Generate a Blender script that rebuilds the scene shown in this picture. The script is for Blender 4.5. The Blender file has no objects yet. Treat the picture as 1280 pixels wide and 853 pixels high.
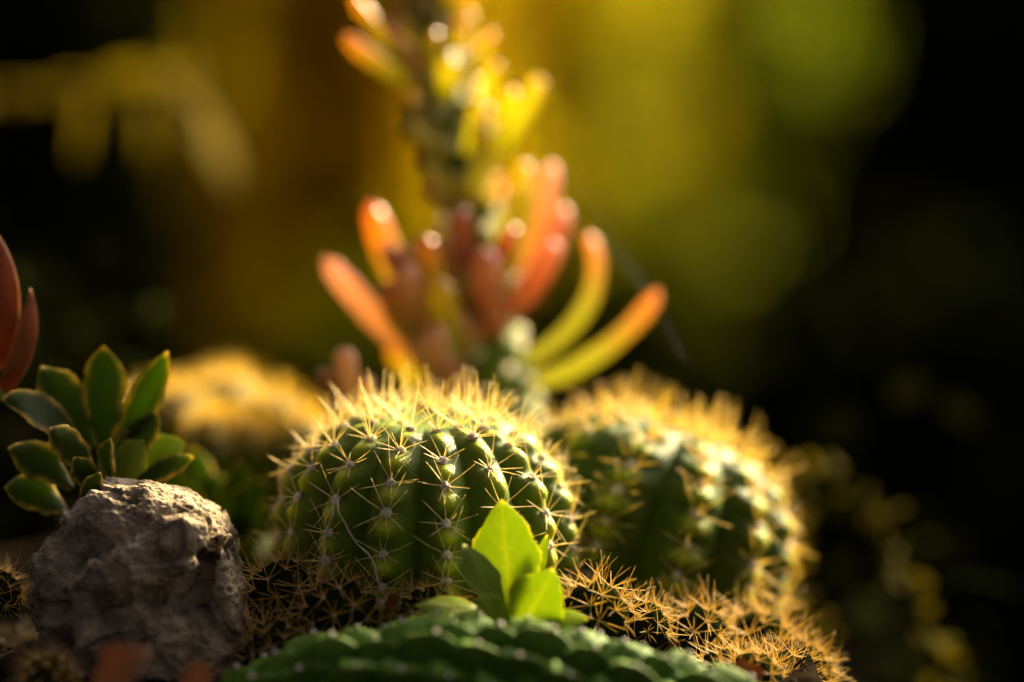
import bpy, math, random
import numpy as np
from mathutils import Vector, noise as mnoise

random.seed(11)
rng = np.random.default_rng(7)
S = bpy.context.scene
U = 0.01                                    # everything below is in centimetres

# ------------------------------------------------------------------ camera
PITCH = math.radians(5.0)
CAM = np.array([0.0, -68.0, 11.3])
FPX = 4145.0                                # focal length in photograph pixels
FWD = np.array([0, math.cos(PITCH), -math.sin(PITCH)])
UP = np.array([0, math.sin(PITCH), math.cos(PITCH)])
RIGHT = np.array([1.0, 0, 0])
def P(px, py, d):
    return CAM + FWD*d + RIGHT*((px-640)/FPX*d) + UP*((426.5-py)/FPX*d)

cam = bpy.data.cameras.new('camera')
cam_o = bpy.data.objects.new('camera', cam)
S.collection.objects.link(cam_o)
cam_o.location = CAM*U
cam_o.rotation_euler = (math.radians(90)-PITCH, 0, 0)
cam.sensor_width = 36.0
cam.lens = 36.0*FPX/1280
cam.clip_start = 0.01
cam.clip_end = 500
cam.dof.use_dof = True
cam.dof.focus_distance = 68.4*U
cam.dof.aperture_fstop = 3.35
S.camera = cam_o

# ------------------------------------------------------------------ light
SUN_AZ, SUN_EL = math.radians(38), math.radians(31)       # azimuth clockwise from +Y (away from the lens)
w = bpy.data.worlds.new('World'); S.world = w; w.use_nodes = True
nt = w.node_tree
sky = nt.nodes.new('ShaderNodeTexSky')
sky.sky_type = 'NISHITA'; sky.sun_disc = False
sky.sun_elevation = SUN_EL; sky.sun_rotation = SUN_AZ
sky.air_density = 0.06; sky.dust_density = 10.0; sky.ozone_density = 0.0
nt.links.new(sky.outputs[0], nt.nodes['Background'].inputs[0])
nt.nodes['Background'].inputs[1].default_value = 0.05
sun = bpy.data.lights.new('sun', 'SUN')
sun.energy = 5.0; sun.angle = math.radians(0.5); sun.color = (1.0, 0.81, 0.45)
sun_o = bpy.data.objects.new('sun', sun); S.collection.objects.link(sun_o)
sdir = Vector((math.sin(SUN_AZ)*math.cos(SUN_EL), math.cos(SUN_AZ)*math.cos(SUN_EL), math.sin(SUN_EL)))
sun_o.rotation_euler = (-sdir).to_track_quat('-Z', 'Y').to_euler()
S.view_settings.view_transform = 'Standard'
S.view_settings.look = 'None'
S.view_settings.exposure = 2.55
S.view_settings.gamma = 1.0
S.cycles.use_denoising = True
S.cycles.max_bounces = 8
S.cycles.transparent_max_bounces = 8

# ------------------------------------------------------------------ materials
def mat(name, c1, c2=None, pig=None, rough=0.5, nscale=1.5, bump=0.0, bscale=6.0, trans=0.0, tcol=None, tpig=None,
        sss=0.0, spec=0.5, sheen=0.0, c3=None, detail=6.0, cork=None):
    """c1/c2 mixed by noise (nscale per cm); pig = colour where the 'pig' attribute is 1; trans = share of translucency."""
    m = bpy.data.materials.new(name); m.use_nodes = True
    N = m.node_tree.nodes; L = m.node_tree.links
    b = N['Principled BSDF']
    tc = N.new('ShaderNodeTexCoord')
    n1 = N.new('ShaderNodeTexNoise'); n1.inputs['Scale'].default_value = nscale/U; n1.inputs['Detail'].default_value = detail
    L.new(tc.outputs['Object'], n1.inputs['Vector'])
    r = N.new('ShaderNodeValToRGB')
    r.color_ramp.elements[0].position = 0.36; r.color_ramp.elements[1].position = 0.64
    r.color_ramp.elements[0].color = (*c1, 1); r.color_ramp.elements[1].color = (*(c2 or c1), 1)
    if c3:
        e = r.color_ramp.elements.new(0.72); e.color = (*c3, 1)
    L.new(n1.outputs['Fac'], r.inputs['Fac'])
    col = r.outputs['Color']
    at = None
    if pig:
        at = N.new('ShaderNodeAttribute'); at.attribute_name = 'pig'
        mx = N.new('ShaderNodeMix'); mx.data_type = 'RGBA'
        L.new(at.outputs['Fac'], mx.inputs['Factor']); L.new(col, mx.inputs[6]); mx.inputs[7].default_value = (*pig, 1)
        col = mx.outputs[2]
    if cork:
        nc = N.new('ShaderNodeTexNoise'); nc.inputs['Scale'].default_value = 2.6/U; nc.inputs['Detail'].default_value = 5; nc.inputs['Roughness'].default_value = .7
        L.new(tc.outputs['Object'], nc.inputs['Vector'])
        rc = N.new('ShaderNodeValToRGB'); rc.color_ramp.elements[0].position = .66; rc.color_ramp.elements[1].position = .72
        L.new(nc.outputs['Fac'], rc.inputs['Fac'])
        mc = N.new('ShaderNodeMix'); mc.data_type = 'RGBA'; L.new(rc.outputs['Color'], mc.inputs['Factor']); L.new(col, mc.inputs[6]); mc.inputs[7].default_value = (*cork, 1)
        col = mc.outputs[2]
    L.new(col, b.inputs['Base Color'])
    b.inputs['Roughness'].default_value = rough
    b.inputs['Specular IOR Level'].default_value = spec
    if sheen: b.inputs['Sheen Weight'].default_value = sheen
    if sss:
        b.inputs['Subsurface Weight'].default_value = sss
        b.inputs['Subsurface Radius'].default_value = (0.9, 1.0, 0.2)
        b.inputs['Subsurface Scale'].default_value = 0.25*U
    if bump:
        n2 = N.new('ShaderNodeTexNoise'); n2.inputs['Scale'].default_value = bscale/U; n2.inputs['Detail'].default_value = 8
        L.new(tc.outputs['Object'], n2.inputs['Vector'])
        bp = N.new('ShaderNodeBump'); bp.inputs['Strength'].default_value = bump; bp.inputs['Distance'].default_value = 0.06*U
        L.new(n2.outputs['Fac'], bp.inputs['Height']); L.new(bp.outputs['Normal'], b.inputs['Normal'])
    if trans:
        t = N.new('ShaderNodeBsdfTranslucent')
        if tpig:
            mx2 = N.new('ShaderNodeMix'); mx2.data_type = 'RGBA'
            L.new(at.outputs['Fac'], mx2.inputs['Factor']); mx2.inputs[6].default_value = (*tcol, 1); mx2.inputs[7].default_value = (*tpig, 1)
            L.new(mx2.outputs[2], t.inputs['Color'])
        else:
            t.inputs['Color'].default_value = (*(tcol or c1), 1)
        s = N.new('ShaderNodeMixShader'); s.inputs[0].default_value = trans
        L.new(b.outputs[0], s.inputs[1]); L.new(t.outputs[0], s.inputs[2])
        L.new(s.outputs[0], N['Material Output'].inputs[0])
    return m

M = {}
M['soil'] = mat('soil', (0.004, 0.003, 0.002), (0.014, 0.010, 0.006), rough=1.0, nscale=1.2, bump=0.9, bscale=4, spec=0.0)
M['lawn'] = mat('lawn', (0.02, 0.04, 0.004), (0.05, 0.07, 0.008), rough=0.8, nscale=0.05, bump=0.5, spec=0.1)
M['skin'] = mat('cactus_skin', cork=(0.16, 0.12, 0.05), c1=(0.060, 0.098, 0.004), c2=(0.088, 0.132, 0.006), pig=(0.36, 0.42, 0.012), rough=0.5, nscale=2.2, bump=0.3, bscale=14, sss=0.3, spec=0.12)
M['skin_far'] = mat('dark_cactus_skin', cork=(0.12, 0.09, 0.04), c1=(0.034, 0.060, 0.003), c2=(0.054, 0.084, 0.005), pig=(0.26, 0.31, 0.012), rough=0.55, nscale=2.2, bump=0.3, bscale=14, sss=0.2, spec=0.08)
M['spine'] = mat('golden_spine', (0.82, 0.70, 0.44), (0.92, 0.82, 0.58), pig=(0.66, 0.48, 0.22), rough=0.4, nscale=3, trans=0.5, tcol=(1.0, 0.84, 0.34))
M['spine_amber'] = mat('amber_spine', (0.58, 0.44, 0.05), (0.72, 0.58, 0.10), pig=(0.36, 0.31, 0.04), rough=0.4, nscale=1.5, trans=0.5, tcol=(0.97, 0.74, 0.06))
M['spine_gold'] = mat('deep_golden_spine', (0.70, 0.52, 0.20), (0.82, 0.66, 0.32), pig=(0.5, 0.34, 0.10), rough=0.4, nscale=3, trans=0.5, tcol=(1.0, 0.80, 0.22))
M['spine_tan'] = mat('tan_spine', (0.38, 0.29, 0.12), (0.58, 0.46, 0.21), pig=(0.24, 0.14, 0.04), rough=0.5, nscale=1.2, trans=0.45, tcol=(1.0, 0.74, 0.22))
M['wool'] = mat('areole_wool', (0.42, 0.38, 0.34), (0.70, 0.66, 0.6), rough=0.95, nscale=12, bump=1.0, bscale=25, spec=0.1)
M['white_wool'] = mat('white_areole_wool', (0.80, 0.76, 0.62), (0.88, 0.85, 0.74), rough=0.35, nscale=8, bump=0.4, bscale=20, spec=0.9, trans=0.45, tcol=(1.0, 0.95, 0.72))
M['young_leaf'] = mat('young_leaf', cork=(0.16, 0.12, 0.03), c1=(0.12, 0.17, 0.012), c2=(0.21, 0.27, 0.02), pig=(0.42, 0.38, 0.04), rough=0.42, nscale=1.3, bump=0.5, bscale=5, trans=0.5, tcol=(0.40, 0.50, 0.02), tpig=(0.98, 0.85, 0.10), spec=0.35)
M['rosette_leaf'] = mat('rosette_leaf', cork=(0.08, 0.06, 0.02), c1=(0.014, 0.030, 0.003), c2=(0.028, 0.050, 0.004), pig=(0.72, 0.46, 0.09), rough=0.55, nscale=1.4, bump=0.4, bscale=8, trans=0.5, tcol=(0.15, 0.23, 0.004), tpig=(1.0, 0.72, 0.07), spec=0.12)  # pig, tpig: backlit rim glow painted into the leaf edges
M['red_leaf'] = mat('red_leaf', (0.13, 0.034, 0.010), (0.21, 0.065, 0.018), pig=(0.42, 0.2, 0.08), rough=0.42, nscale=1.6, bump=.25, bscale=4, trans=0.22, tcol=(0.36, 0.11, 0.014), tpig=(0.9, 0.5, 0.2), spec=0.3)
M['finger_leaf'] = mat('finger_leaf', (0.28, 0.28, 0.03), (0.36, 0.34, 0.05), pig=(0.55, 0.20, 0.06), rough=0.28, nscale=1.2, trans=0.5, tcol=(0.78, 0.68, 0.05), tpig=(1.0, 0.45, 0.08), spec=0.8)
M['yellow_leaf'] = mat('yellow_finger_leaf', (0.34, 0.35, 0.03), (0.44, 0.42, 0.04), pig=(0.6, 0.34, 0.04), rough=0.25, nscale=1.2, trans=0.5, tcol=(0.86, 0.80, 0.03), tpig=(1.0, 0.55, 0.04), spec=0.9)
M['pink_leaf'] = mat('pink_finger_leaf', (0.55, 0.30, 0.14), (0.65, 0.38, 0.24), pig=(0.70, 0.38, 0.30), rough=0.3, nscale=1.2, trans=0.45, tcol=(1.0, 0.6, 0.22), tpig=(1.0, 0.6, 0.4), spec=0.8)
M['pale_leaf'] = mat('pale_finger_leaf', (0.36, 0.36, 0.07), (0.44, 0.42, 0.09), pig=(0.62, 0.30, 0.14), rough=0.3, nscale=1.2, trans=0.45, tcol=(0.74, 0.70, 0.10), tpig=(1.0, 0.50, 0.16), spec=0.7)
M['rose_leaf'] = mat('rose_finger_leaf', (0.40, 0.14, 0.08), (0.50, 0.22, 0.14), pig=(0.58, 0.32, 0.24), rough=0.3, nscale=2.0, trans=0.36, tcol=(0.80, 0.30, 0.11), tpig=(1.0, 0.52, 0.3), spec=0.8, bump=.3, bscale=6)
M['stem'] = mat('green_stem', (0.08, 0.13, 0.010), (0.12, 0.17, 0.014), pig=(0.18, 0.22, 0.02), rough=0.5, nscale=1.2, bump=0.2, bscale=8, sss=0.35, spec=0.25)
M['knob_stem'] = mat('knobbly_stem_skin', cork=(0.12, 0.11, 0.04), c1=(0.030, 0.078, 0.006), c2=(0.050, 0.108, 0.009), pig=(0.16, 0.22, 0.02), rough=0.6, nscale=1.4, bump=0.4, bscale=7, sss=0.05, spec=0.06)
M['rock'] = mat('pitted_stone', (0.10, 0.075, 0.048), (0.35, 0.28, 0.195), c3=(0.50, 0.36, 0.19), rough=1.0, nscale=1.3, bump=1.0, bscale=12, spec=0.03, detail=15)  # c3: warm light patches tinted into the stone colour
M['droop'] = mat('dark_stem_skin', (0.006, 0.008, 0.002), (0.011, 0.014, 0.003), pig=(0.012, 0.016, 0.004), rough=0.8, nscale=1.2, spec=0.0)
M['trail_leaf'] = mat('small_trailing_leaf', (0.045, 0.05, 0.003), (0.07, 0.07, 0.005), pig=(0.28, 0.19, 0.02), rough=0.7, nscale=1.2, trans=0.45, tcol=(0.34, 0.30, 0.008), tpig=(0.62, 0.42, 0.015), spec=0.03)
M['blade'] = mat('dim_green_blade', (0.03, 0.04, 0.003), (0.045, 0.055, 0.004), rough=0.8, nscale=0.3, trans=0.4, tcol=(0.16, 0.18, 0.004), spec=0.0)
M['grit'] = mat('soil_grit', (0.02, 0.015, 0.01), (0.09, 0.07, 0.05), rough=1.0, nscale=.7, bump=.6, bscale=15, spec=0.02)
M['thread'] = mat('dry_root', (0.42, 0.38, 0.32), (0.62, 0.56, 0.5), rough=0.5, nscale=2)
M['silk'] = mat('spider_silk', (0.7, 0.65, 0.5), rough=0.2, spec=1.0)
M['bark'] = mat('bark', (0.05, 0.035, 0.02), (0.10, 0.07, 0.04), rough=0.9, nscale=0.6, bump=0.8, spec=0.1)
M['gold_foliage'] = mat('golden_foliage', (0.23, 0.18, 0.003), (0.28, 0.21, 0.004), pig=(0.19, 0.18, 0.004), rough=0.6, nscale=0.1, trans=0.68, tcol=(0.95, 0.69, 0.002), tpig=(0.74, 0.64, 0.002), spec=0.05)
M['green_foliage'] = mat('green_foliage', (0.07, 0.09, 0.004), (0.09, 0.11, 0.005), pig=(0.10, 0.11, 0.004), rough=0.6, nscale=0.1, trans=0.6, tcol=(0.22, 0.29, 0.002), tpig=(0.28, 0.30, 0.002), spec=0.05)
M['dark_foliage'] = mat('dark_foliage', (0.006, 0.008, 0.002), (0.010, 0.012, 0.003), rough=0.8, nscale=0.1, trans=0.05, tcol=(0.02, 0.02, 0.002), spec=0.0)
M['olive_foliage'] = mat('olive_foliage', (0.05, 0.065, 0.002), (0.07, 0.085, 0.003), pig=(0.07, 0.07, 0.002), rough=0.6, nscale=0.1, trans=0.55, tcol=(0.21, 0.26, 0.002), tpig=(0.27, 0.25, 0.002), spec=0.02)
M['olive_leaf'] = mat('olive_leaf', (0.14, 0.12, 0.006), (0.18, 0.15, 0.008), rough=0.6, nscale=0.3, trans=0.5, tcol=(0.52, 0.43, 0.006), spec=0.1)
M['dry_leaf'] = mat('fallen_leaf', (0.10, 0.058, 0.034), (0.17, 0.10, 0.06), pig=(0.13, 0.06, 0.035), rough=0.7, nscale=2, bump=.5, bscale=4, trans=0.25, tcol=(0.28, 0.15, 0.06))
M['grass'] = mat('grass', (0.03, 0.06, 0.006), (0.06, 0.09, 0.008), rough=0.5, nscale=0.1, trans=0.4, tcol=(0.2, 0.28, 0.01), spec=0.2)

# ------------------------------------------------------------------ mesh helpers
class MB:
    def __init__(s): s.v = []; s.f = []; s.p = []; s.n = 0
    def add(s, V, F, pig=None):
        V = np.asarray(V, float).reshape(-1, 3)
        s.v.append(V); s.f += [tuple(int(i)+s.n for i in f) for f in F]
        s.p.append(np.zeros(len(V)) if pig is None else np.broadcast_to(np.asarray(pig, float), (len(V),)))
        s.n += len(V)
    def build(s, name, m, parent=None, loc=(0, 0, 0), smooth=True):
        """vertices are world centimetres; loc is the origin of the thing they belong to"""
        loc = np.asarray(loc, float)
        me = bpy.data.meshes.new(name)
        V = (np.concatenate(s.v)-loc)*U
        me.from_pydata(V.tolist(), [], s.f)
        a = me.attributes.new('pig', 'FLOAT', 'POINT')
        a.data.foreach_set('value', np.concatenate(s.p).astype(np.float32))
        if smooth: me.polygons.foreach_set('use_smooth', [True]*len(me.polygons))
        me.materials.append(m)
        me.update()
        o = bpy.data.objects.new(name, me)
        S.collection.objects.link(o)
        if parent is not None: o.parent = parent
        else: o.location = loc*U
        return o

def tag(o, label=None, cat=None, group=None, kind=None):
    if label: o['label'] = label
    if cat: o['category'] = cat
    if group: o['group'] = group
    if kind: o['kind'] = kind
    return o

def thing(name, loc, label, cat, group=None):
    o = bpy.data.objects.new(name, None)
    S.collection.objects.link(o)
    o.location = np.asarray(loc, float)*U
    o.empty_display_size = 0.01
    return tag(o, label, cat, group)

def copy_thing(src, loc, label, rz=0.0, scale=1.0):
    c = src.copy(); S.collection.objects.link(c)
    c.location = np.asarray(loc, float)*U; c.rotation_euler = (0, 0, rz); c.scale = (scale,)*3
    c['label'] = label
    for ch in src.children:
        d = ch.copy(); S.collection.objects.link(d); d.parent = c
        for g in ch.children:
            e = g.copy(); S.collection.objects.link(e); e.parent = d
    return c

def unit(a):
    a = np.asarray(a, float); return a/(np.linalg.norm(a)+1e-12)

def basis(n, hint=(0, 0, 1)):
    n = unit(n); h = np.asarray(hint, float)
    if abs(np.dot(n, unit(h))) > 0.98: h = np.array([1.0, 0.1, 0])
    a = unit(np.cross(h, n)); b = np.cross(n, a)
    return n, a, b

def grid_faces(nu, nv, wrap_v=True):
    F = []
    for i in range(nu-1):
        for j in range(nv if wrap_v else nv-1):
            j2 = (j+1) % nv
            F.append((i*nv+j, i*nv+j2, (i+1)*nv+j2, (i+1)*nv+j))
    return F

def add_tube(mb, pts, radii, sides=8, pig=0.0, cap=True):
    pts = np.asarray(pts, float); n = len(pts)
    radii = np.broadcast_to(np.asarray(radii, float), (n,))
    pigs = np.broadcast_to(np.asarray(pig, float), (n,))
    T = np.gradient(pts, axis=0)
    _, a, b = basis(T[0])
    V, pv = [], []
    for i in range(n):
        t = unit(T[i]); a = unit(a-t*np.dot(a, t)); b = np.cross(t, a)
        for k in range(sides):
            an = 2*math.pi*k/sides
            V.append(pts[i]+radii[i]*(a*math.cos(an)+b*math.sin(an))); pv.append(pigs[i])
    F = grid_faces(n, sides)
    if cap:
        F.append(tuple(range(sides-1, -1, -1))); F.append(tuple((n-1)*sides+k for k in range(sides)))
    mb.add(V, F, pv)

def add_spine(mb, p, d, length, r, bend=0.04, pig=0.0):
    d, a, b = basis(d)
    c = a*rng.normal(0, bend)+b*rng.normal(0, bend)
    V = []
    ts = (0, 0.5, 0.85)
    for t in ts:
        q = p+d*length*t+c*length*t*t
        rr = r*(1-0.72*t)
        for k in range(4):
            an = k*math.pi/2
            V.append(q+rr*(a*math.cos(an)+b*math.sin(an)))
    V.append(p+d*length+c*length)
    F = grid_faces(3, 4)+[(8+k, 8+(k+1) % 4, 12) for k in range(4)]
    mb.add(V, F, pig)

def add_blob(mb, p, n, r, flat=0.6, rough=0.25, nu=7, nv=10):
    n, a, b = basis(n)
    V = []
    for i in range(nu):
        th = math.pi*i/(nu-1)
        for k in range(nv):
            an = 2*math.pi*k/nv
            rr = r*(1+rng.normal(0, rough)*math.sin(th))
            V.append(p+rr*(math.sin(th)*(a*math.cos(an)+b*math.sin(an))+n*flat*math.cos(th)))
    mb.add(V, grid_faces(nu, nv))

def bezier(p0, p1, p2, n):
    t = np.linspace(0, 1, n)[:, None]
    return (1-t)**2*p0+2*t*(1-t)*p1+t*t*p2

def add_leaf(mb, base, tip, bend=(0, 0, 0), w=1.0, th=0.15, n_hint=(0, -1, 0.2), shape='obovate', cup=0.0, teeth=0.0, nu=28, nv=20,
             edge=0.0, tippig=0.0, basepig=0.0, edgew=0.16, wave=0.0, vein=0.0):
    wp = rng.uniform(0, 6.28, 4)
    """a thick leaf from base to tip; w full width, th full thickness; edge/tip pigment into 'pig'"""
    base = np.asarray(base, float); tip = np.asarray(tip, float)
    mid = (base+tip)/2+np.asarray(bend, float)
    C = bezier(base, mid, tip, nu)
    T = np.gradient(C, axis=0)
    V, pg = [], []
    for i in range(nu):
        u = i/(nu-1)
        t = unit(T[i])
        side = unit(np.cross(t, n_hint)); nrm = np.cross(side, t)
        if shape == 'obovate':
            prof = (math.sin(math.pi*u**1.25)**0.85)*0.96+0.20*(1-u)**1.5
            prof = min(1.0, prof)*(1 if u < 0.985 else 0.6)
        elif shape == 'ovate':
            prof = max(0.02, 0.16*(1-u)+math.sin(math.pi*u**1.12)**0.95*(1-0.10*u))
        elif shape == 'lance':
            prof = math.sin(math.pi*(0.08+0.92*u)**0.9)**0.8
        else:                                # finger: blunt cylinder tapering to a rounded tip
            prof = min(1.0, 0.72+0.9*u)*math.sqrt(max(0.0, 1-max(0, (u-0.8)/0.2)**2.2))*(1-0.15*u)
        hw = max(0.004, 0.5*w*prof); ht = max(0.003, 0.5*th*min(1.0, prof*1.3))
        if teeth and u > 0.25:
            hw *= 1+teeth*((u*13) % 1)*1.3
        for k in range(nv):
            an = 2*math.pi*k/nv
            x = math.cos(an)*hw
            z = math.sin(an)*ht*(1 if shape == 'finger' else (0.35+0.65*math.sin(an)**2))
            z += cup*hw*(x/hw)**2+wave*w*(x/hw)*math.sin(7*u+wp[0]+(2.1 if x > 0 else 0))+wave*.6*w*math.sin(4.3*u+wp[1])
            x *= 1+wave*1.6*math.sin(11*u+wp[2]+(1.7 if x > 0 else 0))+wave*math.sin(23*u+wp[3]*(1 if x > 0 else 2))
            V.append(C[i]+side*x+nrm*z)
            e = abs(math.cos(an))
            pe = edge*max(0, (e-(1-edgew))/edgew)**0.7 if edge else 0
            if edge:
                pe *= 0.55+0.45*math.sin(9*u+wp[0]+(1.3 if x > 0 else 4))*math.sin(23*u+wp[1]+(2 if x > 0 else 0))+.15
                pe = max(pe, edge*max(0, (u-0.93)/0.07))
            if vein:
                xr = x/hw
                pe = max(pe, vein*math.exp(-(xr/.07)**2)*(1-.6*u), vein*.55*max(0, math.sin(38*(u-.35*abs(xr))))**6*(1-abs(xr)))
            pg.append(min(1, max(pe, tippig*max(0, min(1, (u-0.48)/0.45)), basepig*(1-u))))
    F = grid_faces(nu, nv)
    F.append(tuple(range(nv-1, -1, -1))); F.append(tuple((nu-1)*nv+k for k in range(nv)))
    mb.add(V, F, pg)

def fbm(p, o=4):
    return mnoise.fractal(Vector(p), 1.0, 2.0, o)

# ------------------------------------------------------------------ ground
def sstep(a, b, x):
    t = np.clip((x-a)/(b-a), 0, 1); return t*t*(3-2*t)

def ground_z(x, y):
    z = -1.3
    z -= 18.0*sstep(16, 75, y)
    z -= 24.0*sstep(6.2, 8.6, x)*sstep(-25, -4, y)*(1-sstep(16, 75, y))
    return z

def ground():
    # one sheet, fine near the plants, coarse to the horizon
    def axis(lo, hi, fine_lo, fine_hi, step):
        a = list(np.arange(fine_lo, fine_hi, step))
        s, x = step, fine_hi
        while x < hi: a.append(x); s *= 1.22; x += s
        a.append(hi)
        s, x, b = step, fine_lo, []
        while x > lo: s *= 1.22; x -= s; b.append(max(x, lo))
        return np.array(sorted(set(b+a)))
    xs = axis(-9000, 9000, -18, 18, 0.22); ys = axis(-3000, 20000, -14, 30, 0.22)
    V = []
    for y in ys:
        for x in xs:
            z = float(ground_z(x, y))
            if -60 < x < 60 and -60 < y < 90:
                z += 0.28*fbm((x*0.35, y*0.35, 0.3), 3)+0.10*fbm((x*2.1, y*2.1, 4.3), 3)
            V.append((x, y, z))
    mb = MB(); mb.add(V, grid_faces(len(ys), len(xs), False))
    tag(mb.build('ground', M['soil']), 'dark crumbly garden soil under the cacti', None, kind='structure')
ground()

# ------------------------------------------------------------------ background planting
def add_leafcard(mb, p, d, n, l, wd, pig):
    d = unit(d); s = unit(np.cross(d, n)); n = np.cross(s, d)
    m1, m2 = p+d*l*0.35, p+d*l*0.72
    V = [p, m1-s*wd*0.5+n*wd*0.12, m2-s*wd*0.42+n*wd*0.10-n*l*0.05, p+d*l-n*l*0.14,
         m2+s*wd*0.42+n*wd*0.10-n*l*0.05, m1+s*wd*0.5+n*wd*0.12, m1, m2-n*l*0.05]
    F = [(0, 6, 1), (1, 6, 7, 2), (2, 7, 3), (0, 5, 6), (5, 4, 7, 6), (4, 3, 7)]
    mb.add(V, F, pig)

def shrub(name, label, cx, cy, rx, ry, h, n, leaf_m, leaf=3.4, wd=1.5, group=None, base=None, gap=0.0, cat='shrub', zlo=0.02, ncl=46, sprd=0.16):
    z0 = float(ground_z(cx, cy)) if base is None else base
    t = thing(name, (cx, cy, z0), label, cat, group)
    st = MB()
    tips = []
    for k in range(9):
        a = 2*math.pi*k/9+rng.uniform(-.3, .3)
        top = np.array([cx+math.cos(a)*rx*0.6*rng.uniform(.3, 1), cy+math.sin(a)*ry*0.6*rng.uniform(.3, 1), z0+h*rng.uniform(.6, .9)])
        b = np.array([cx+rng.uniform(-1, 1)*2, cy+rng.uniform(-1, 1)*2, z0-1])
        add_tube(st, bezier(b, (b+top)/2+np.array([0, 0, h*.15]), top, 8), np.linspace(0.9, 0.25, 8)*h/45, 6)
        tips.append(top)
    st.build('stem', M['bark'], t, (cx, cy, z0))
    mb = MB()
    clumps = [np.array([rng.uniform(-1, 1), rng.uniform(-1, 1), rng.uniform(zlo, 1)]) for _ in range(ncl)]
    for _ in range(n):
        c = clumps[rng.integers(len(clumps))]+rng.normal(0, sprd, 3)
        q = np.array([c[0], c[1], c[2]*2-1])
        r = np.linalg.norm(q[:2])
        if r > 1.0: c[:2] /= r
        top = math.sqrt(max(0.05, 1-min(1, r)**2.5))
        p = np.array([cx+c[0]*rx, cy+c[1]*ry, z0+max(0.3, c[2]*h*top)])
        d = np.array([rng.normal(), rng.normal(), rng.normal()*0.6+0.2])
        nn = np.array([rng.normal()*.7, rng.normal()*.7, 1.0])
        l = leaf*rng.uniform(.6, 1.2)
        add_leafcard(mb, p, d, nn, l, wd*l/leaf, rng.uniform(0, 1)**1.5)
    mb.build('foliage', leaf_m, t, (cx, cy, z0))
    return t

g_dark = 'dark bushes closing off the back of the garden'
c = P(690, 300, 330)
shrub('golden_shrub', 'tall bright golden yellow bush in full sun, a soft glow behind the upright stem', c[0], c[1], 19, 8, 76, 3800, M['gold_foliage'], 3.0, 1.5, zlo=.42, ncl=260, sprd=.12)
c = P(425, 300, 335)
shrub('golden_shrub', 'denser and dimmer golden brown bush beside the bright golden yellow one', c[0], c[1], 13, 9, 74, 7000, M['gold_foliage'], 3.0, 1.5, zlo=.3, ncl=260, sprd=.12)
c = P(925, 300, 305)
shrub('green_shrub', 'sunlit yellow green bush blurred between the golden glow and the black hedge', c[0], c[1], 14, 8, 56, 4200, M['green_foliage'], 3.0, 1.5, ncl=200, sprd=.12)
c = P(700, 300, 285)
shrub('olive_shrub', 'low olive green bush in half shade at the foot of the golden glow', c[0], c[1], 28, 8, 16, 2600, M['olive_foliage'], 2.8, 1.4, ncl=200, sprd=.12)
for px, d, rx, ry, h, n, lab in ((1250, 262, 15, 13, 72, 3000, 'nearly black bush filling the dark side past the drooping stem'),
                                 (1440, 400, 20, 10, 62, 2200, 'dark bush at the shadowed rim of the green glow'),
                                 (1850, 153, 22, 12, 30, 2600, 'added black bush at the picture edge, shading the ground'),  # added mostly out of view so its shadow darkens the ground
                                 (2000, 225, 26, 14, 62, 2400, 'added unseen black bush past the picture edge, shading the ground'),  # unseen bush, added for the shade it throws
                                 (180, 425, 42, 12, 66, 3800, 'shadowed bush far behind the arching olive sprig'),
                                 (1200, 190, 17, 8, 16, 2600, 'added low black bush covering sunlit ground behind the trailing stems'),  # put in to black out sunlit ground
                                 (60, 185, 15, 8, 15, 2400, 'added low black bush covering lit ground far behind the rosette'),  # dark cover added over a lit strip of ground
                                 (30, 90, 6, 5, 6, 900, 'added low black clump covering lit soil under the red leaved plant'),  # added so that sunlit soil here reads as dark shade
                                 (1110, 90, 3.5, 4, 21, 1500, 'added dark leafy mass covering lit soil behind the trailing stems'),  # black leaves added to hide the sunlit slope
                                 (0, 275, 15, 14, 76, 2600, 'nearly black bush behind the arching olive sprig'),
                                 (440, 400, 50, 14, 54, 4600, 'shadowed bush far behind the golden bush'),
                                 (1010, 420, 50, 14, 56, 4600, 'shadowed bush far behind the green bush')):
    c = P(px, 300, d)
    shrub('dark_shrub', lab, c[0], c[1], rx, ry, h, n, M['dark_foliage'], *((5.0, 3.0) if d > 120 else (1.5, .9)), g_dark)

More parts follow.
